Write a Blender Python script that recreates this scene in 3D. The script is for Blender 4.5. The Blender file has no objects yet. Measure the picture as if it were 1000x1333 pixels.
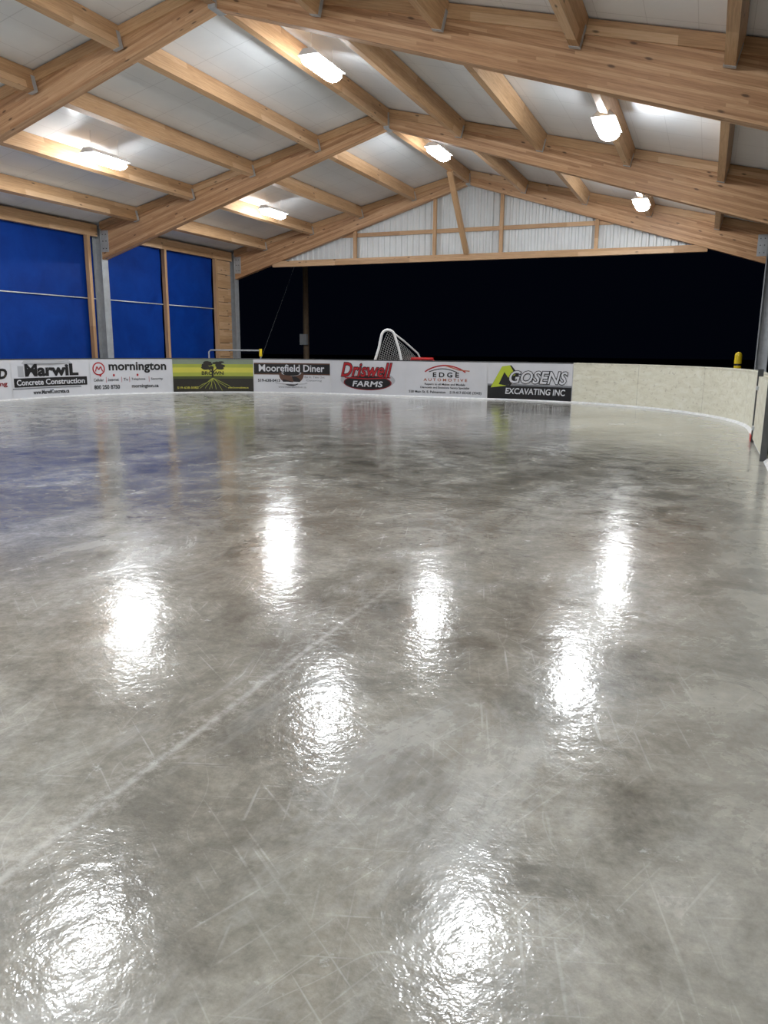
import bpy, math, random
from mathutils import Vector, Matrix
random.seed(4)
scene=bpy.context.scene
# ---------------------------------------------------------------- dimensions
XC=-8.2; HALF=9.85; ZR=7.55; SL=0.237
XL=-17.6; XRt=0.9; YF=22.8; YN=-16.0; RC=6.5
FR=[27.6,20.1,12.35,4.7,-2.9,-10.4,-17.9]
UP,UE=7.08,4.14      # underside of rafters at peak / eave
def roofz(x): return ZR-SL*abs(x-XC)
# ---------------------------------------------------------------- node helpers
def new_mat(name):
    m=bpy.data.materials.new(name); m.use_nodes=True
    nt=m.node_tree; b=nt.nodes['Principled BSDF']
    return m,nt,b
def lk(nt,a,b): nt.links.new(a,b)
def math_n(nt,op,a,b=None,c=None,clamp=False):
    n=nt.nodes.new('ShaderNodeMath'); n.operation=op; n.use_clamp=clamp
    for i,v in enumerate((a,b,c)):
        if v is None: continue
        if isinstance(v,(int,float)): n.inputs[i].default_value=v
        else: lk(nt,v,n.inputs[i])
    return n.outputs[0]
def noise(nt,vec,scale,detail=4,rough=.5,dist=0.0):
    n=nt.nodes.new('ShaderNodeTexNoise'); n.inputs['Scale'].default_value=scale
    n.inputs['Detail'].default_value=detail; n.inputs['Roughness'].default_value=rough
    n.inputs['Distortion'].default_value=dist
    lk(nt,vec,n.inputs['Vector']); return n.outputs['Fac']
def mapping(nt,vec,scale=(1,1,1),rot=(0,0,0),loc=(0,0,0)):
    n=nt.nodes.new('ShaderNodeMapping'); n.inputs['Scale'].default_value=scale
    n.inputs['Rotation'].default_value=rot; n.inputs['Location'].default_value=loc
    lk(nt,vec,n.inputs['Vector']); return n.outputs[0]
def maprange(nt,v,a,b,c,d):
    n=nt.nodes.new('ShaderNodeMapRange'); n.inputs[1].default_value=a;n.inputs[2].default_value=b
    n.inputs[3].default_value=c;n.inputs[4].default_value=d; lk(nt,v,n.inputs[0]); return n.outputs[0]
def ramp(nt,fac,stops):
    n=nt.nodes.new('ShaderNodeValToRGB'); e=n.color_ramp.elements
    while len(e)<len(stops): e.new(.5)
    for i,(p,c) in enumerate(stops):
        e[i].position=p; e[i].color=(*c,1)
    lk(nt,fac,n.inputs[0]); return n.outputs[0]
def mixc(nt,fac,a,b,mode='MIX'):
    n=nt.nodes.new('ShaderNodeMix'); n.data_type='RGBA'; n.blend_type=mode
    for s,v in ((n.inputs[0],fac),(n.inputs[6],a),(n.inputs[7],b)):
        if isinstance(v,(int,float)): s.default_value=v
        elif isinstance(v,tuple): s.default_value=(*v,1)
        else: lk(nt,v,s)
    return n.outputs[2]
def bump(nt,b,h,strength,dist,coat=False):
    n=nt.nodes.new('ShaderNodeBump'); n.inputs['Strength'].default_value=strength
    n.inputs['Distance'].default_value=dist; lk(nt,h,n.inputs['Height']); lk(nt,n.outputs[0],b.inputs['Normal'])
    if coat: lk(nt,n.outputs[0],b.inputs['Coat Normal'])
    return n.outputs[0]
def tc(nt,which='Object'): return nt.nodes.new('ShaderNodeTexCoord').outputs[which]
def plain(name,col,rough=.5,metal=0.0,var=.12,scale=6.0):
    m,nt,b=new_mat(name)
    f=noise(nt,tc(nt),scale,3,.6)
    d=tuple(c*(1-var) for c in col); l=tuple(min(1,c*(1+var)) for c in col)
    lk(nt,ramp(nt,f,[(.3,d),(.7,l)]),b.inputs['Base Color'])
    b.inputs['Roughness'].default_value=rough; b.inputs['Metallic'].default_value=metal
    return m
# ---------------------------------------------------------------- materials
def wood_mat(name,c1,c2,c3,lam=.045,lamdark=.25):
    m,nt,b=new_mat(name); uv=tc(nt,'UV')
    sep=nt.nodes.new('ShaderNodeSeparateXYZ'); lk(nt,uv,sep.inputs[0])
    lamid=math_n(nt,'FLOOR',math_n(nt,'DIVIDE',sep.outputs[1],lam))
    blk=math_n(nt,'FLOOR',math_n(nt,'MULTIPLY',math_n(nt,'ADD',sep.outputs[0],math_n(nt,'MULTIPLY',lamid,1.37)),.33))
    comb=nt.nodes.new('ShaderNodeCombineXYZ'); lk(nt,lamid,comb.inputs[0]); lk(nt,blk,comb.inputs[1])
    wn=nt.nodes.new('ShaderNodeTexWhiteNoise'); wn.noise_dimensions='2D'; lk(nt,comb.outputs[0],wn.inputs['Vector'])
    g=noise(nt,mapping(nt,uv,(1.2,26,1)),1.6,4,.6,.6)
    mix=math_n(nt,'ADD',math_n(nt,'MULTIPLY',g,.65),math_n(nt,'MULTIPLY',wn.outputs['Value'],.35))
    col=ramp(nt,mix,[(.25,c1),(.5,c2),(.75,c3)])
    vo=nt.nodes.new('ShaderNodeTexVoronoi'); vo.inputs['Scale'].default_value=1.0
    lk(nt,mapping(nt,uv,(1.9,5.5,1)),vo.inputs['Vector'])
    k=maprange(nt,vo.outputs['Distance'],.07,.14,1,0)
    col=mixc(nt,math_n(nt,'MULTIPLY',k,.85),col,tuple(x*.25 for x in c1))
    fr=math_n(nt,'FRACT',math_n(nt,'DIVIDE',sep.outputs[1],lam))
    gl=maprange(nt,math_n(nt,'ABSOLUTE',math_n(nt,'SUBTRACT',fr,.5)),.44,.5,0,lamdark)
    col=mixc(nt,gl,col,tuple(x*.35 for x in c1))
    lk(nt,col,b.inputs['Base Color']); b.inputs['Roughness'].default_value=.5
    return m
M_glu=wood_mat('glulam_wood',(.34,.17,.08),(.53,.30,.155),(.67,.43,.25))
M_lum=wood_mat('lumber_wood',(.36,.20,.095),(.55,.335,.175),(.68,.46,.28),lam=.14,lamdark=.15)
M_steel=plain('galvanized_steel',(.46,.48,.50),.45,.2,.12,5)
M_dsteel=plain('dark_steel',(.10,.105,.11),.45,.6)
M_white=plain('white_board_plastic',(.66,.67,.69),.32,0,.04)
M_black=plain('black_print',(.012,.012,.013),.35,0,.1)
M_yel=plain('yellow_paint',(.85,.62,.02),.4)
M_red=plain('red_paint',(.55,.02,.02),.4)
M_wpipe=plain('white_paint_pipe',(.8,.8,.8),.35,0,.05)
M_conc=plain('concrete',(.33,.32,.30),.75,0,.15,2)
M_grass=plain('night_grass',(.004,.006,.003),.95,0,.3,1.5)
M_pole=plain('weathered_pole_wood',(.20,.14,.09),.8)
def plywood():
    m,nt,b=new_mat('unpainted_plywood'); uv=tc(nt,'UV')
    f=noise(nt,mapping(nt,uv,(1,3,1)),3,5,.65,.8)
    col=ramp(nt,f,[(.3,(.64,.615,.49)),(.5,(.73,.71,.58)),(.72,(.80,.79,.69))])
    f2=noise(nt,uv,9,4,.7)
    col=mixc(nt,maprange(nt,f2,.57,.68,0,.5),col,(.34,.30,.22))
    sep=nt.nodes.new('ShaderNodeSeparateXYZ'); lk(nt,uv,sep.inputs[0])
    fr=math_n(nt,'FRACT',math_n(nt,'DIVIDE',sep.outputs[0],2.44))
    s=maprange(nt,math_n(nt,'ABSOLUTE',math_n(nt,'SUBTRACT',fr,.5)),.4965,.5,0,.7)
    col=mixc(nt,s,col,(.15,.12,.08))
    lk(nt,col,b.inputs['Base Color']); b.inputs['Roughness'].default_value=.55
    return m
M_ply=plywood()
def ceil_mat():
    m,nt,b=new_mat('white_ceiling_panel'); uv=tc(nt,'UV')
    sep=nt.nodes.new('ShaderNodeSeparateXYZ'); lk(nt,uv,sep.inputs[0])
    def seam(o,per,w):
        fr=math_n(nt,'FRACT',math_n(nt,'DIVIDE',o,per))
        return maprange(nt,math_n(nt,'ABSOLUTE',math_n(nt,'SUBTRACT',fr,.5)),.5-w/per,.5,0,1)
    s=math_n(nt,'MAXIMUM',seam(sep.outputs[0],1.22,.012),seam(sep.outputs[1],.69,.006))
    f=noise(nt,uv,.8,3,.5)
    col=ramp(nt,f,[(.3,(.74,.76,.785)),(.7,(.82,.84,.86))])
    col=mixc(nt,math_n(nt,'MULTIPLY',s,.55),col,(.34,.35,.36))
    lk(nt,col,b.inputs['Base Color']); b.inputs['Roughness'].default_value=.3
    bump(nt,b,noise(nt,uv,2.2,2,.5),.12,.03)
    return m
M_ceil=ceil_mat()
def tarp_mat():
    m,nt,b=new_mat('blue_tarp'); o=tc(nt)
    f=noise(nt,o,1.2,4,.6,.5)
    lk(nt,ramp(nt,f,[(.3,(.002,.030,.22)),(.7,(.003,.046,.30))]),b.inputs['Base Color'])
    b.inputs['Roughness'].default_value=.55
    b.inputs['Specular IOR Level'].default_value=.15
    return m
M_tarp=tarp_mat()
M_metal=plain('white_corrugated_metal',(.72,.75,.76),.4,0,.06,1.5)
def emis():
    m=bpy.data.materials.new('led_lens'); m.use_nodes=True; nt=m.node_tree; nt.nodes.clear()
    e=nt.nodes.new('ShaderNodeEmission'); o=nt.nodes.new('ShaderNodeOutputMaterial')
    e.inputs[0].default_value=(.93,.97,1,1); e.inputs[1].default_value=94
    lk(nt,e.outputs[0],o.inputs[0]); return m
M_led=emis()
def ice_mat():
    m,nt,b=new_mat('wet_ice'); o=tc(nt)
    sep=nt.nodes.new('ShaderNodeSeparateXYZ'); lk(nt,o,sep.inputs[0]); X,Y=sep.outputs[0],sep.outputs[1]
    n1=noise(nt,mapping(nt,o,(1,.7,1)),.36,7,.66,.9)
    col=ramp(nt,n1,[(.37,(.172,.160,.133)),(.46,(.25,.236,.200)),(.54,(.33,.316,.275)),(.65,(.45,.445,.415))])
    n2=noise(nt,o,2.3,6,.72,.5)
    col=mixc(nt,.80,col,ramp(nt,n2,[(.3,(.28,.28,.28)),(.7,(.72,.72,.72))]),'OVERLAY')
    n3=noise(nt,o,18,5,.8,0)
    col=mixc(nt,.5,col,ramp(nt,n3,[(.3,(.25,.25,.25)),(.7,(.75,.75,.75))]),'OVERLAY')
    masks=[]
    for i,(ang,sx,sy,th) in enumerate(((.4,60,1.6,.67),(1.25,66,1.9,.67),(2.2,62,1.4,.675),(2.85,52,1.7,.675))):
        r=mapping(nt,o,(1,1,1),(0,0,ang)); v=mapping(nt,r,(sx,sy,1),(0,0,0),(i*7.3,i*3.1,0))
        f=noise(nt,v,1.0,1,.4,.25); masks.append(maprange(nt,f,th,th+.08,0,.8))
    for i,(sc,dx) in enumerate(((1.3,11),(2.1,23))):
        f=noise(nt,mapping(nt,o,(1,.6,1),(0,0,.5*i),(dx,dx,0)),sc,0.6,.3,.3)
        masks.append(maprange(nt,math_n(nt,'ABSOLUTE',math_n(nt,'SUBTRACT',f,.5)),0,.0022,.5,0))
    sc=masks[0]
    for k in masks[1:]: sc=math_n(nt,'MAXIMUM',sc,k)
    sc=math_n(nt,'MULTIPLY',sc,maprange(nt,n2,.42,.60,.05,1))
    wob=math_n(nt,'MULTIPLY',n2,.05)
    jd=math_n(nt,'ABSOLUTE',math_n(nt,'SUBTRACT',math_n(nt,'ADD',X,wob),-1.72))
    jfade=maprange(nt,Y,3.4,5.2,1,.0)
    j=math_n(nt,'MULTIPLY',maprange(nt,jd,0.006,.026,1,0),maprange(nt,n3,.38,.56,.3,1))
    j2=math_n(nt,'MULTIPLY',maprange(nt,jd,.03,.10,.55,0),maprange(nt,n3,.48,.60,0,1))
    j=math_n(nt,'MULTIPLY',math_n(nt,'MAXIMUM',j,j2),jfade)
    fr=maprange(nt,noise(nt,mapping(nt,o,(1,.55,1),(0,0,.3),(5,9,0)),.8,7,.76,.6),.54,.68,0,.85)
    fs=maprange(nt,noise(nt,o,7,6,.78,.2),.60,.68,0,.85)
    ax=math_n(nt,'MAXIMUM',math_n(nt,'SUBTRACT',math_n(nt,'ABSOLUTE',math_n(nt,'SUBTRACT',X,(XL+XRt)/2)),(XRt-XL)/2-RC),0)
    ay=math_n(nt,'MAXIMUM',math_n(nt,'SUBTRACT',math_n(nt,'ABSOLUTE',math_n(nt,'SUBTRACT',Y,(YF+YN)/2)),(YF-YN)/2-RC),0)
    d=math_n(nt,'SUBTRACT',math_n(nt,'SQRT',math_n(nt,'ADD',math_n(nt,'MULTIPLY',ax,ax),math_n(nt,'MULTIPLY',ay,ay))),RC)
    dn=math_n(nt,'ADD',d,math_n(nt,'MULTIPLY',n2,.9))
    edge=maprange(nt,dn,-.7,.45,0,.9)
    # extra white and roughness added at left to mute the blue tarp reflection
    side=math_n(nt,'MULTIPLY',maprange(nt,X,-7.5,-14.5,0,.95),maprange(nt,n2,.36,.56,.35,1))
    white=math_n(nt,'MAXIMUM',math_n(nt,'MAXIMUM',math_n(nt,'MAXIMUM',fr,fs),edge),side)
    col=mixc(nt,math_n(nt,'MULTIPLY',white,.52),col,(.59,.595,.58))
    col=mixc(nt,math_n(nt,'MULTIPLY',math_n(nt,'MAXIMUM',sc,j),.45),col,(.72,.72,.70))
    lk(nt,col,b.inputs['Base Color'])
    r=math_n(nt,'ADD',maprange(nt,n2,.35,.7,.14,.26),math_n(nt,'MULTIPLY',white,.16))
    lk(nt,r,b.inputs['Roughness'])
    b.inputs['IOR'].default_value=1.33
    lk(nt,maprange(nt,side,0,1,.78,.35),b.inputs['Coat Weight']); b.inputs['Coat IOR'].default_value=1.36
    lk(nt,math_n(nt,'ADD',maprange(nt,n2,.35,.7,.03,.08),math_n(nt,'MULTIPLY',white,.06)),b.inputs['Coat Roughness'])
    mp=mapping(nt,o,(1,1,1),(0,0,.4))
    amp=maprange(nt,n2,.40,.62,.24,.56)
    hb=math_n(nt,'ADD',math_n(nt,'MULTIPLY',noise(nt,mp,3.5,2,.5),.66),math_n(nt,'MULTIPLY',noise(nt,mp,17,3,.65),amp))
    bump(nt,b,hb,.38,.0115,coat=True)
    return m
M_ice=ice_mat()
# ---------------------------------------------------------------- mesh builder
class MB:
    def __init__(s): s.v=[];s.f=[];s.m=[];s.uv=[];s.mats=[]
    def mi(s,mat):
        if mat not in s.mats: s.mats.append(mat)
        return s.mats.index(mat)
    def face(s,pts,mat,uvs=None):
        i=len(s.v); s.v+= [tuple(p) for p in pts]; s.f.append(list(range(i,i+len(pts)))); s.m.append(s.mi(mat))
        s.uv.append(uvs or [(p[0],p[1]) for p in pts])
    def hexa(s,c,mat,L=0,off=(0,0)):
        ln=(Vector(c[4])-Vector(c[0])).length
        ou,ov=off; acc=ov
        for k in range(4):
            a,b=k,(k+1)%4
            w=(Vector(c[b])-Vector(c[a])).length; w2=(Vector(c[b+4])-Vector(c[a+4])).length
            s.face([c[a],c[b],c[b+4],c[a+4]],mat,[(ou,acc),(ou,acc+w),(ou+ln,acc+w2),(ou+ln,acc)])
        s.face([c[3],c[2],c[1],c[0]],mat,[(0,0),(.1,0),(.1,.1),(0,.1)])
        s.face([c[4],c[5],c[6],c[7]],mat,[(0,0),(.1,0),(.1,.1),(0,.1)])
    def box(s,a,b,mat,axis=None,off=None):
        x0,y0,z0=a;x1,y1,z1=b
        d=(x1-x0,y1-y0,z1-z0); ax=axis if axis is not None else d.index(max(d))
        if off is None: off=(random.random()*9,0)
        if ax==0: c=[(x0,y0,z0),(x0,y0,z1),(x0,y1,z1),(x0,y1,z0)]; c+=[(x1,p[1],p[2]) for p in c]
        elif ax==1: c=[(x0,y0,z0),(x1,y0,z0),(x1,y0,z1),(x0,y0,z1)]; c+=[(p[0],y1,p[2]) for p in c]
        else: c=[(x0,y0,z0),(x0,y1,z0),(x1,y1,z0),(x1,y0,z0)]; c+=[(p[0],p[1],z1) for p in c]
        s.hexa(c,mat,off=off)
    def bar(s,p0,p1,w,h,mat,up=(0,0,1)):
        p0=Vector(p0);p1=Vector(p1);d=(p1-p0).normalized();r=d.cross(Vector(up)).normalized();u=r.cross(d)
        c=[]
        for p in (p0,p1):
            for a,b in ((-1,-1),(1,-1),(1,1),(-1,1)): c.append(tuple(p+r*a*w/2+u*b*h/2))
        s.hexa(c,mat,off=(random.random()*9,0))
    def tube(s,pts,r,mat,n=10,cap=True):
        pts=[Vector(p) for p in pts]; rings=[]
        up=Vector((0,0,1))
        if abs((pts[1]-pts[0]).normalized().z)>.95: up=Vector((1,0,0))
        prev=None
        for i,p in enumerate(pts):
            d=(pts[min(i+1,len(pts)-1)]-pts[max(i-1,0)]).normalized()
            if prev is None: a=d.cross(up).normalized()
            else: a=(prev-d*prev.dot(d)).normalized()
            prev=a; b=d.cross(a); rr=r[i] if isinstance(r,(list,tuple)) else r
            rings.append([p+(a*math.cos(t)+b*math.sin(t))*rr for t in [2*math.pi*k/n for k in range(n)]])
        for i in range(len(rings)-1):
            for k in range(n):
                k2=(k+1)%n; s.face([rings[i][k],rings[i][k2],rings[i+1][k2],rings[i+1][k]],mat)
        if cap: s.face(rings[0][::-1],mat); s.face(rings[-1],mat)
    def obj(s,name,parent=None,smooth=False,merge=False):
        me=bpy.data.meshes.new(name); me.from_pydata(s.v,[],s.f)
        for m in s.mats: me.materials.append(m)
        uvl=me.uv_layers.new(name='UVMap'); k=0
        for i,p in enumerate(me.polygons):
            p.material_index=s.m[i]; p.use_smooth=smooth
            for q in range(len(s.f[i])): uvl.data[k].uv=s.uv[i][q]; k+=1
        me.update()
        if merge:
            import bmesh
            bm=bmesh.new(); bm.from_mesh(me); bmesh.ops.remove_doubles(bm,verts=bm.verts,dist=.0004); bm.to_mesh(me); bm.free()
        o=bpy.data.objects.new(name,me); scene.collection.objects.link(o)
        if parent: o.parent=parent
        return o
# ---------------------------------------------------------------- rink outline
L1=(YF-RC)-(YN+RC); LF=(XRt-XL)-2*RC; AR=RC*math.pi/2
TOT=2*L1+2*LF+4*AR
def P(s):
    s%=TOT
    segs=[('l',(XRt,YN+RC),(0,1),L1),('a',(XRt-RC,YF-RC),0,AR),('l',(XRt-RC,YF),(-1,0),LF),('a',(XL+RC,YF-RC),90,AR),
          ('l',(XL,YF-RC),(0,-1),L1),('a',(XL+RC,YN+RC),180,AR),('l',(XL+RC,YN),(1,0),LF),('a',(XRt-RC,YN+RC),270,AR)]
    for t,c,q,L in segs:
        if s<=L+1e-9:
            if t=='l': return Vector((c[0]+q[0]*s,c[1]+q[1]*s)),Vector((-q[1],q[0]))
            an=math.radians(q)+s/RC
            return Vector((c[0]+RC*math.cos(an),c[1]+RC*math.sin(an))),Vector((-math.cos(an),-math.sin(an)))
        s-=L
def PP(s,off,z):
    p,n=P(s); q=p+n*off; return (q.x,q.y,z)
BH=1.12
SR=L1+RC*math.acos((-3.45-(XRt-RC))/RC)
PW=2.62
N=240
mb=MB(); ring=[P(TOT*i/N)[0]+P(TOT*i/N)[1]*.004 for i in range(N)]
mb.face([(p.x,p.y,0) for p in ring],M_ice)
for i in range(N):
    a,b=ring[i],ring[(i+1)%N]; mb.face([(a.x,a.y,-.03),(b.x,b.y,-.03),(b.x,b.y,0),(a.x,a.y,0)],M_ice)
mb.obj('ice_sheet')
# boards
mb=MB(); M_cap=M_dsteel
def ring_strip(s0,s1,offa,za,offb,zb,mat,step=.3):
    n=max(1,int((s1-s0)/step+.5))
    for i in range(n):
        a=s0+(s1-s0)*i/n;b=s0+(s1-s0)*(i+1)/n
        mb.face([PP(b,offa,za),PP(a,offa,za),PP(a,offb,zb),PP(b,offb,zb)],mat,[(b,za),(a,za),(a,zb+abs(offb-offa)),(b,zb+abs(offb-offa))])
for s0,s1,mt in ((0,SR,M_ply),(SR,TOT,M_white)):
    ring_strip(s0,s1,0,-.03,0,BH-.03,mt); ring_strip(s0,s1,-.10,-.03,-.10,BH-.03,M_ply)
    ring_strip(s0,s1,.012,BH-.03,-.115,BH-.03,M_cap); ring_strip(s0,s1,.012,BH-.03,.012,BH,M_cap if mt is M_white else M_ply)
    ring_strip(s0,s1,.012,BH,-.115,BH,M_dsteel if mt is M_white else M_ply); ring_strip(s0,s1,-.115,BH,-.115,BH-.03,M_cap)
M_frost=plain('frost_edge',(.72,.73,.73),.6,0,.15,9)
ring_strip(0,TOT,.055,.001,.001,.05,M_frost)
s=0.6
while s<TOT:
    p,n=P(s); c=p-n*.14
    mb.box((c.x-.04,c.y-.04,-.03),(c.x+.04,c.y+.04,BH-.05),M_lum)
    s+=1.22
mb.obj('rink_boards')
# ---------------------------------------------------------------- floor / ground
mb=MB(); mb.box((-18.4,-18.2,-.18),(2.1,28.1,-.03),M_conc); mb.obj('floor')
mb=MB(); mb.face([(-120,-90,-.19),(110,-90,-.19),(110,160,-.19),(-120,160,-.19)],M_grass); mb.obj('ground')
# ---------------------------------------------------------------- banners
def glyphs(txt,bold=0,shear=0):
    cu=bpy.data.curves.new('t','FONT'); cu.body=txt; cu.offset=bold; cu.shear=shear; cu.resolution_u=3
    ob=bpy.data.objects.new('t',cu); scene.collection.objects.link(ob)
    dg=bpy.context.evaluated_depsgraph_get(); me=bpy.data.meshes.new_from_object(ob.evaluated_get(dg))
    v=[(q.co.x,q.co.y) for q in me.vertices]; f=[list(p.vertices) for p in me.polygons]
    bpy.data.objects.remove(ob); bpy.data.curves.remove(cu); bpy.data.meshes.remove(me)
    return v,f
def flat(name,c,r=.4):
    m,nt,b=new_mat(name); f=noise(nt,tc(nt),3,2)
    lk(nt,ramp(nt,f,[(.3,tuple(x*.95 for x in c)),(.7,c)]),b.inputs['Base Color']); b.inputs['Roughness'].default_value=r
    return m
C={'w':flat('print_white',(.66,.67,.71)),'k':flat('print_black',(.008,.008,.009)),'r':flat('print_red',(.42,.010,.016)),
 'dr':flat('print_maroon',(.22,.01,.015)),'br':flat('print_brown',(.11,.05,.03)),'lg':flat('print_lime',(.50,.60,.04)),
 'gy':flat('print_grey',(.22,.23,.25)),'lgy':flat('print_light_grey',(.42,.43,.46)),'or':flat('print_orange',(.45,.12,.05)),
 'y1':flat('print_yellow',(.62,.58,.08)),'y2':flat('print_olive',(.38,.42,.06)),'y3':flat('print_sky_grey',(.22,.27,.20)),
 'y4':flat('print_dark_green',(.06,.075,.02)),'soil':flat('print_soil',(.018,.016,.011)),'dk':flat('print_dark_slate',(.04,.045,.05))}
class Sign:
    def __init__(s,k): s.mb=MB(); s.k=k; s.W=PW-.03
    def pt(s,a,b,l): return PP(SR+(s.k+1)*PW-.015-a,.012+.0035*l,b)
    def rect(s,a0,b0,a1,b1,c,l=0,sk=0):
        n=max(1,int((a1-a0)/.12))
        for i in range(n):
            x0=a0+(a1-a0)*i/n;x1=a0+(a1-a0)*(i+1)/n
            s.mb.face([s.pt(x0,b0,l),s.pt(x1,b0,l),s.pt(x1+sk,b1,l),s.pt(x0+sk,b1,l)],C[c])
    def poly(s,pts,c,l=1): s.mb.face([s.pt(a,b,l) for a,b in pts],C[c])
    def ell(s,a,b,ra,rb,c,l=1,t0=0,t1=360,n=28):
        s.poly([(a+ra*math.cos(math.radians(t0+(t1-t0)*i/n)),b+rb*math.sin(math.radians(t0+(t1-t0)*i/n))) for i in range(n)],c,l)
    def line(s,pts,w,c,l=1):
        for (a0,b0),(a1,b1) in zip(pts,pts[1:]):
            L=math.hypot(a1-a0,b1-b0) or 1; nx,ny=-(b1-b0)/L*w/2,(a1-a0)/L*w/2
            s.poly([(a0-nx,b0-ny),(a1-nx,b1-ny),(a1+nx,b1+ny),(a0+nx,b0+ny)],c,l)
    def text(s,t,a0,a1,b0,b1,c,l=2,bold=.0,shear=0,grow=0):
        v,f=glyphs(t,bold,shear); xs=[q[0] for q in v]; ys=[q[1] for q in v]
        mx,Mx,my,My=min(xs),max(xs),min(ys),max(ys)
        a0-=grow;a1+=grow;b0-=grow;b1+=grow
        for p in f:
            s.mb.face([s.pt(a0+(v[i][0]-mx)/(Mx-mx)*(a1-a0),b0+(v[i][1]-my)/(My-my)*(b1-b0),l) for i in p],C[c])
    def outl(s,t,a0,a1,b0,b1,c,oc,l=2,bold=.02,ob=.06,shear=0):
        s.text(t,a0,a1,b0,b1,oc,l,ob,shear,grow=.02); s.text(t,a0,a1,b0,b1,c,l+1,bold,shear)
    def done(s): return s.mb.obj('advertising_banner')
W=PW-.03; T=BH-.035
g=Sign(0); g.rect(0,.03,W,T,'w'); g.rect(0,.03,W,.46,'k',1); g.rect(0,.42,W,.47,'gy',2)
g.poly([(.06,.30),(.62,.34),(.95,.74),(.70,1.02),(.42,.98)],'k',2)
g.poly([(.10,.36),(.42,.98),(.66,1.02),(.84,.74),(.62,.66),(.50,.82),(.34,.46),(.58,.42)],'lg',3)
g.outl('GOSENS',.66,2.45,.50,.86,'w','k',4,.015,.06,.25); g.text('EXCAVATING INC',.55,2.40,.18,.36,'w',4,.02,.1); g.done()
g=Sign(1); g.rect(0,.03,W,T,'w')
arc=[(.62+1.3*i/14,.78+.20*math.sin(math.pi*i/14)**.8) for i in range(15)]
g.line(arc,.04,'r',1); g.line([(.75+.9*i/10,.78+.10*math.sin(math.pi*i/10)) for i in range(11)],.026,'k',1)
g.line([(1.3,.97),(1.7,.85),(2.05,.82)],.03,'or',2)
g.text('E D G E',.88,1.72,.62,.77,'k',2,.03); g.text('A U T O M O T I V E',.58,1.98,.50,.585,'or',2,.02)
g.text('Repairs to all Makes and Models',.62,1.92,.36,.44,'k',2,.02)
g.text('Diagnostic and Emissions Sentry Specialist',.48,2.06,.26,.34,'k',2,.02)
g.text('528 Main St. E. Palmerston    519-417-EDGE (3343)',.10,2.44,.11,.21,'dk',2,.025); g.done()
g=Sign(2); g.rect(0,.03,W,T,'w'); g.ell(1.30,.48,.95,.30,'lgy',1); g.ell(1.30,.40,.84,.24,'dr',2); g.ell(1.30,.40,.80,.21,'k',3)
g.outl('Driswell',.38,2.15,.58,1.02,'r','k',4,.012,.045,.3); g.line([(.5,.55),(1.3,.52),(2.1,.57)],.03,'r',4)
g.text('FARMS',.78,1.84,.27,.45,'w',6,.02,.15); g.done()
g=Sign(3); g.rect(0,.03,W,T,'w'); g.rect(0,.60,W,.98,'br',1); g.rect(0,.64,W,.94,'k',2)
g.ell(1.25,.60,.42,.30,'br',3); g.ell(1.25,.66,.34,.10,'lgy',4); g.ell(1.25,.64,.28,.07,'k',5); g.ell(1.25,.40,.30,.16,'k',4)
g.ell(1.25,.33,.55,.05,'lgy',3); g.ell(1.25,.34,.5,.035,'w',4)
g.rect(.1,.68,2.44,.93,'k',6)
g.text('Moorefield Diner',.16,2.40,.70,.93,'w',7,.015); g.text('519-638-0413',.12,.86,.36,.46,'k',2,.03)
g.text('www.moorefielddiner.ca',.8,1.75,.17,.24,'gy',2,.01); g.text('Eat In  Take Out',1.70,2.40,.50,.57,'gy',2,.01); g.text('Catering',1.75,2.3,.38,.45,'gy',2,.01); g.done()
g=Sign(4); g.rect(0,.03,W,.46,'soil'); g.rect(0,.46,W,.54,'y4'); g.rect(0,.54,W,.66,'y2'); g.rect(0,.66,W,.82,'y1'); g.rect(0,.82,W,.93,'y2'); g.rect(0,.93,W,T,'y3')
for i in range(26):
    a=1.27+random.uniform(-.30,.30); b=.88+random.uniform(-.10,.12); g.ell(a,b,random.uniform(.05,.13),random.uniform(.03,.06),'soil',1,n=9)
g.line([(1.27,.50),(1.27,.86)],.06,'soil',2); g.line([(1.27,.66),(1.10,.82)],.03,'soil',2); g.line([(1.27,.66),(1.45,.82)],.03,'soil',2)
g.text('BROWN',.92,1.62,.58,.70,'k',3,.02); g.text('custom woodworking',1.0,1.56,.50,.55,'k',3,.01)
for k in range(9):
    a=1.27;b=.48;pts=[(a,b)]
    for q in range(5): a+=(k-4)*.028+random.uniform(-.03,.03); b-=.07+random.uniform(-.02,.02); pts.append((a,b))
    g.line(pts,.013,'y2',2)
g.text('519-638-5082',.12,.80,.14,.21,'y1',3,.01); g.text('www.browncabinets.ca',1.75,2.42,.14,.20,'y1',3,.01); g.done()
g=Sign(5); g.rect(0,.03,W,T,'w'); g.ell(.28,.80,.20,.20,'r',1); g.ell(.28,.80,.16,.16,'w',2); g.line([(.17,.72),(.22,.87),(.28,.77),(.34,.87),(.40,.72)],.035,'r',3)
g.text('mornington',.60,2.42,.66,1.0,'k',2,.03)
for k,t in enumerate(('Cellular','Internet','Tv','Telephone','Security')):
    x=[.10,.56,1.05,1.30,1.92][k]; w=[.32,.34,.14,.44,.38][k]
    g.text(t,x,x+w,.42,.51,'k',2,.012)
    if k: g.line([(x-.06,.38),(x-.06,.55)],.012,'r',2)
g.ell(.32,.60,.03,.04,'r',2); g.ell(.75,.60,.03,.04,'r',2); g.ell(1.5,.60,.03,.04,'r',2)
g.text('800 250 8750',.10,.92,.18,.31,'k',2,.03); g.text('mornington.ca',1.30,2.15,.17,.31,'k',2,.03); g.done()
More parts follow.
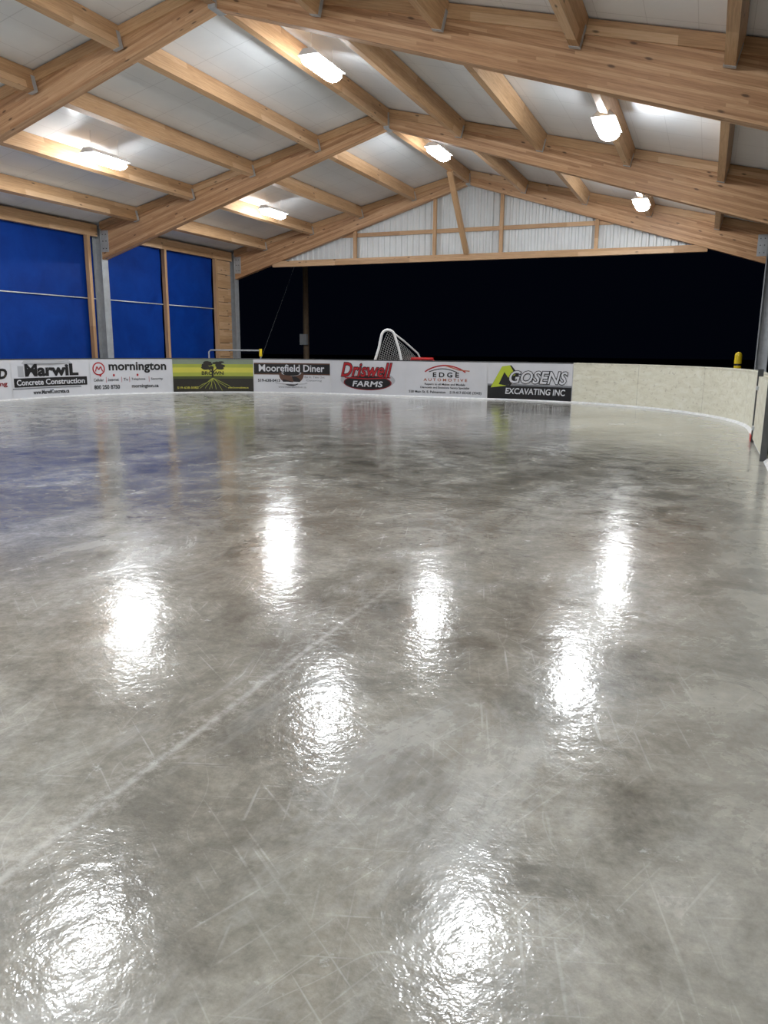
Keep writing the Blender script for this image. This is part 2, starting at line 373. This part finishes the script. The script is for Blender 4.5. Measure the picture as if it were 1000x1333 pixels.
g=Sign(6); g.rect(0,.03,W,T,'w'); g.poly([(.36,.98),(.46,1.07),(1.95,1.07),(2.05,.98)],'lgy',1); g.poly([(.22,.62),(.22,.92),(.42,.92),(.42,.62)],'lgy',1)
g.text('MarwiL',.46,2.24,.62,.97,'k',3,.045); g.rect(.06,.34,2.50,.585,'k',4); g.rect(.0,.28,2.3,.31,'gy',3)
g.text('Concrete Construction',.14,2.42,.385,.545,'w',6,.02); g.text('www.MarwilConcrete.ca',.70,1.90,.12,.24,'k',2,.03); g.done()
g=Sign(7); g.rect(0,.03,W,T,'w'); g.outl('MOOREFIELD',.15,2.46,.60,.85,'k','k',2,.03,.04,.2); g.text('Plumbing & Heating',.3,2.46,.36,.52,'dr',2,.03); g.done()
g=Sign(8); g.rect(0,.03,W,T,'w'); g.rect(0,.03,W,.4,'y4',1); g.text('FEED & SEED',.3,2.2,.55,.85,'r',2,.03); g.done()
# ---------------------------------------------------------------- timber frames
def frame(y):
    mb=MB(); hw=.11
    for sg in (-1,1):
        xe=XC+sg*(HALF-.22)
        xs=[XC+sg*.004,xe]
        top=[roofz(XC)-.003,roofz(xe)-.003]; bot=[UP,UE]
        c=[]
        for x,t,b in zip(xs,top,bot): c+= [(x,y-hw,b),(x,y-hw,t),(x,y+hw,t),(x,y+hw,b)]
        mb.hexa(c,M_glu,off=(random.random()*9,0))
        for side in (-1,1):
            c=[]
            for x,t in zip(xs,top):
                yy=y+side*hw; y2=y+side*(hw+.05)
                c+=[(x,min(yy,y2),t-.22),(x,min(yy,y2),t-.02),(x,max(yy,y2),t-.02),(x,max(yy,y2),t-.22)]
            mb.hexa(c,M_lum,off=(random.random()*9,.02))
        xp=xe; mb.box((min(xp,xp-sg*.28),y-hw-.012,4.36),(max(xp,xp-sg*.28),y+hw+.012,5.00),M_steel,axis=2)
        for bz in (4.46,4.68,4.88):
            for bx in (.08,.2):
                mb.tube([(xp-sg*bx,y-hw-.03,bz),(xp-sg*bx,y-hw-.008,bz)],.018,M_dsteel,6)
    mb.box((XC-.07,y-hw-.062,UP-.02),(XC+.07,y+hw+.062,7.36),M_steel,axis=2)
    mb.obj('glulam_rafter_frame')
for y in FR: frame(y)
def column(x,y,sg):
    mb=MB(); z1=roofz(x)-.05
    w=.14
    mb.box((x-.17,y-w,-.03),(x-.15,y+w,z1),M_steel,axis=2); mb.box((x+.15,y-w,-.03),(x+.17,y+w,z1),M_steel,axis=2)
    mb.box((x-.15,y-.008,-.03),(x+.15,y+.008,z1),M_steel,axis=2)
    mb.box((x-.19,y-.2,-.03),(x+.19,y+.2,-.005),M_steel)
    for bx in (-.1,.1):
        for by in (-.16,.16): mb.tube([(x+bx,y+by,-.01),(x+bx,y+by,.04)],.014,M_dsteel,6)
    mb.obj('steel_column')
for y in FR:
    for sg in (-1,1): column(XC+sg*(HALF-.04),y,sg)
# purlins
mb=MB()
for k in range(-4,5):
    x=XC+k*2.06; zt=roofz(x)-.012
    th=0 if k==0 else math.atan(SL)*(1 if k<0 else -1)
    for i in range(len(FR)-1):
        y1,y0=FR[i]-.165,FR[i+1]+.165
        ct,st=math.cos(th),math.sin(th); hw,dp=.075,.40
        def q(a,b): return (x+a*ct-b*st, zt+a*st+b*ct)
        cs=[q(-hw,-dp),q(hw,-dp),q(hw,0),q(-hw,0)]
        if k==0: cs=[(a,b-.02) for a,b in cs]
        c=[(a,y0,b) for a,b in cs]+[(a,y1,b) for a,b in cs]
        mb.hexa(c,M_lum,off=(random.random()*9,0))
        for ya,yb in ((y0,y0+.09),(y1-.09,y1)):
            cs2=[q(-hw-.008,-dp-.008),q(hw+.008,-dp-.008),q(hw+.008,-.12),q(-hw-.008,-.12)]
            c=[(a,ya,b) for a,b in cs2]+[(a,yb,b) for a,b in cs2]; mb.hexa(c,M_steel)
mb.obj('roof_purlins')
for sg,nm in ((-1,'trim_1'),(1,'trim_2')):
    mb=MB(); x=XC+sg*(HALF-.04)
    for i in range(len(FR)-1):
        mb.box((x-.07,FR[i+1]+.15,4.82),(x+.07,FR[i]-.15,5.17),M_lum,axis=1)
    mb.obj(nm)
mb=MB(); ye,yn=28.0,-18.2
for sg in (-1,1):
    xs=[XC,XC+sg*(HALF+.5)]; L=(HALF+.5)*math.hypot(1,SL)
    a=[(xs[0],yn,roofz(xs[0])),(xs[0],ye,roofz(xs[0])),(xs[1],ye,roofz(xs[1])),(xs[1],yn,roofz(xs[1]))]
    uv=[(yn+60,0+ .345),(ye+60,.345),(ye+60,L+.345),(yn+60,L+.345)]
    mb.face(a,M_ceil,uv); b=[(p[0],p[1],p[2]+.14) for p in a]; mb.face(b[::-1],M_metal)
    for i in range(1,4): mb.face([a[i],a[(i+1)%4],b[(i+1)%4],b[i]],M_metal)
mb.obj('ceiling')
# ---------------------------------------------------------------- gable end
mb=MB(); yg=27.6; zb=4.66
per=.229; x=XC-9.4; prof=[(0,0),(.07,0),(.10,.045),(.16,.045),(.19,0)]
pts=[]
while x<XC+9.4:
    for a,d in prof: pts.append((x+a,yg+.22-d))
    x+=per
for (xa,ya),(xb,yb) in zip(pts,pts[1:]):
    za,zbb=roofz(xa)-.02,roofz(xb)-.02
    if min(za,zbb)>zb: mb.face([(xa,ya,zb),(xb,yb,zb),(xb,yb,zbb),(xa,ya,za)],M_metal)
mb.obj('wall_far')
mb=MB()
def under(x): return UP-(UP-UE)*abs(x-XC)/(HALF-.22)
hwb=(UP-4.66)/(UP-UE)*(HALF-.22)
mb.box((XC-hwb,yg-.06,zb-.10),(XC+hwb,yg+.109,zb+.12),M_lum,axis=0)
hw=(UP-5.62)/(UP-UE)*(HALF-.22)
mb.box((XC-hw-.2,yg+.118,5.55),(XC+hw+.2,yg+.17,5.69),M_lum,axis=0)
for x in (-12.6,-9.45,-7.0,-3.75):
    mb.box((x-.06,yg-.0,zb+.12),(x+.06,yg+.112,under(x)+.01),M_lum,axis=2)
mb.obj('gable_frame')
mb=MB(); mb.bar((XC+.0,25.35,7.10),(XC+.0,27.5,4.80),.14,.17,M_lum,up=(1,0,0)); mb.obj('diagonal_brace')
# ---------------------------------------------------------------- left wall: posts, tarps
xw=XC-HALF+.04
mb=MB()
for y in (26.35,23.25,19.55,15.0,11.85,7.6,4.2,.3,-3.4,-7,-10.9,-14.5):
    mb.box((xw-.06,y-.06,-.03),(xw+.08,y+.06,4.82),M_lum,axis=2)
for i in range(9):
    mb.box((xw-.03,26.45,.05+i*.53),(xw+.01,27.40,.05+i*.53+.51),M_lum,axis=1)
mb.obj('wall_left')
def tarp(y0,y1):
    mb=MB(); ny=18; nz=14; z0,z1=.35,4.95
    ph=random.random()*6
    def pt(i,j):
        y=y0+(y1-y0)*i/ny; z=z0+(z1-z0)*j/nz
        return (xw-.115-.02*math.sin(y*3+ph)*math.sin((z-z0)/(z1-z0)*math.pi)-.015*math.sin(z*5+y*2+ph),y,z)
    for i in range(ny):
        for j in range(nz): mb.face([pt(i,j),pt(i+1,j),pt(i+1,j+1),pt(i,j+1)],M_tarp)
    mb.box((xw-.075,y0,2.93),(xw-.065,y1,2.96),M_wpipe,axis=1)
    mb.obj('blue_tarp',smooth=True,merge=True)
for y0,y1 in ((23.32,26.28),(20.35,23.18),(12.6,19.88),(4.95,12.1),(-2.65,4.45),(-10.15,-3.15),(-17.6,-10.65)): tarp(y0,y1)
# ---------------------------------------------------------------- lights
def strip(x,y,z):
    mb=MB(); L=.60; n=14; A,B=.19,.115
    # white reflector housing sits over the top of the lens
    hb=z+.055
    c=[(x-.215,y-L-.01,hb),(x+.215,y-L-.01,hb),(x+.10,y-L-.01,hb+.11),(x-.10,y-L-.01,hb+.11)]
    c+=[(p[0],y+L+.01,p[2]) for p in c]
    mb.hexa(c,M_wpipe)
    ring=[(math.cos(t),math.sin(t)) for t in [2*math.pi*i/n for i in range(n)]]
    secs=[(y-L,.35),(y-L+.015,.7),(y-L+.07,.92),(y-L+.13,1),(y+L-.13,1),(y+L-.07,.92),(y+L-.015,.7),(y+L,.35)]
    for (ya,ka),(yb,kb) in zip(secs,secs[1:]):
        for i in range(n):
            a,b=ring[i],ring[(i+1)%n]
            if (a[1]+b[1])/2>.55: continue
            mb.face([(x+a[0]*A*ka,ya,z+a[1]*B*ka),(x+a[0]*A*kb,yb,z+a[1]*B*kb),(x+b[0]*A*kb,yb,z+b[1]*B*kb),(x+b[0]*A*ka,ya,z+b[1]*B*ka)],M_led)
    for yy,k in (secs[0],secs[-1]): mb.face([(x+a[0]*A*k,yy,z+a[1]*B*k) for a in ring],M_led)
    for yy in (y-.45,y+.45): mb.tube([(x,yy,hb+.10),(x,yy,roofz(x)-.01)],.006,M_wpipe,6)
    mb.obj('strip_light')
for y in (23.1,15.4,7.5,-.3,-8): strip(-13.45,y,5.74)
for y in (22.0,14.8,7.1,-.3,-8): strip(-7.45,y,6.84)
for y in (24.5,16.1,7.9,-.3,-8): strip(-2.12,y,5.58)
# ---------------------------------------------------------------- goal stored on its side behind the boards
e=bpy.data.objects.new('hockey_goal',None); scene.collection.objects.link(e)
def goal_part(nm,fn):
    mb=MB(); fn(mb); o=mb.obj(nm,parent=e,smooth=True,merge=True); return o
def arcpts(c,r,a0,a1,n=7): return [(c[0]+r*math.cos(math.radians(a0+(a1-a0)*i/n)),c[1]+r*math.sin(math.radians(a0+(a1-a0)*i/n))) for i in range(n+1)]
H=2.10
loop=[(-.62,0.0),(-.58,.35)]+[(-.46,1.0),(-.30,1.5)]+arcpts((0.0,H-.22),.22,160,20,9)+[(.36,1.5),(.50,.9),(.56,.3),(.56,0)]
goal_part('base_frame',lambda mb: mb.tube([(a,0,b) for a,b in loop],.045,M_wpipe,10))
def posts(mb):
    mb.tube([(.56,0,.05),(.62,.6,.05),(.66,1.2,.05)],.03,M_red,10)
    mb.tube([(.10,0,H-.04),(.5,.5,H-.35),(.95,1.05,H-.75),(1.05,1.2,H-.95),(1.05,1.2,.05)],.03,M_wpipe,10)
    mb.tube([(.66,1.2,.05),(1.05,1.2,.05)],.03,M_red,10)
    mb.tube([(.75,.5,1.17),(1.5,.5,1.17)],.05,M_red,10); mb.tube([(.75,.5,1.14),(.75,.5,0)],.03,M_red,8); mb.tube([(1.5,.5,1.14),(1.5,.5,0)],.03,M_red,8)
goal_part('goal_frame',posts)
M_net=plain('net_cord',(.55,.55,.54),.8)
def net(mb):
    def S(u,v):
        z=H*v
        a0=-.36+.36*v**3; top=H-.06-1.0*u
        xa=a0*(1-u)+(1.05)*u; y=1.2*u
        return Vector((xa+.5*math.sin(math.pi*u)*.1,y,z*(top/H)))
    nu,nv=22,30
    for i in range(nu+1): mb.tube([S(i/nu,j/nv) for j in range(nv+1)],.0055,M_net,3,False)
    for j in range(nv+1): mb.tube([S(i/nu,j/nv) for i in range(nu+1)],.0055,M_net,3,False)
goal_part('netting',net)
e.location=(-9.75,24.0,-.03); e.rotation_euler=(0,0,math.radians(18))
# ---------------------------------------------------------------- bollards, pole, rail, gate
def bollard(x,y,h):
    mb=MB(); mb.tube([(x,y,-.03),(x,y,h-.08),(x,y,h-.03),(x,y,h)],[.09,.09,.07,.02],M_yel,16); mb.tube([(x,y,h-.35),(x,y,h-.30)],.092,M_black,16)
    mb.obj('yellow_bollard',smooth=False)
bollard(.76,22.3,1.46)
mb=MB(); px,py=-17.9,33.6
mb.tube([(px,py,-.19),(px,py,4),(px,py,9)],[.15,.135,.115],M_pole,14); mb.bar((px-1,py-.16,8.3),(px+1,py-.16,8.3),.1,.12,M_pole)
mb.box((px-.18,py-.32,1.6),(px+.18,py-.14,2.1),M_steel,axis=2)
mb.tube([(px,py,6.5),(px-3.2,py+.3,-.15)],.012,M_steel,5); mb.obj('utility_pole')
mb=MB()
mb.tube([(-17.0,24.3,-.03),(-17.0,24.3,1.30),(-16.95,24.35,1.36),(-15.1,24.8,1.36)],.03,M_steel,10)
mb.tube([(-15.1,24.8,-.03),(-15.1,24.8,1.36)],.03,M_steel,10); mb.tube([(-15.1,24.8,1.15),(-15.1,24.8,1.42)],.055,M_yel,12)
mb.tube([(-17.0,24.3,.7),(-15.1,24.8,.7)],.025,M_steel,10); mb.obj('pipe_railing')
mb=MB(); gy=14.2
mb.box((.80,gy-.035,.002),(.885,gy+.035,1.20),M_dsteel,axis=2); mb.box((.82,gy-2.4,.06),(.880,gy-.05,1.085),M_ply,axis=1)
mb.box((.80,gy-2.47,.002),(.885,gy-2.41,1.20),M_dsteel,axis=2)
for z in (.25,.9): mb.box((.795,gy-.30,z-.03),(.82,gy+.02,z+.03),M_steel,axis=1)
mb.box((.79,gy-.06,.01),(.80,gy+.30,.12),M_red,axis=1); mb.obj('rink_gate')
# ---------------------------------------------------------------- world, camera
w=bpy.data.worlds.new('night'); scene.world=w; w.use_nodes=True
bg=w.node_tree.nodes['Background']; bg.inputs[0].default_value=(.25,.4,1,1); bg.inputs[1].default_value=.0025
cam=bpy.data.cameras.new('cam'); co=bpy.data.objects.new('camera',cam); scene.collection.objects.link(co)
cam.sensor_fit='VERTICAL'; cam.sensor_height=24; cam.lens=24*1000/1333; cam.clip_end=500
R=Matrix.Rotation(math.radians(22.3),4,'Z')@Matrix.Rotation(math.radians(90-12.08),4,'X')@Matrix.Rotation(math.radians(.45),4,'Z')
co.matrix_world=Matrix.Translation((0,0,1.5))@R; scene.camera=co
scene.view_settings.view_transform='Standard'; scene.view_settings.look='None'; scene.view_settings.exposure=0.15
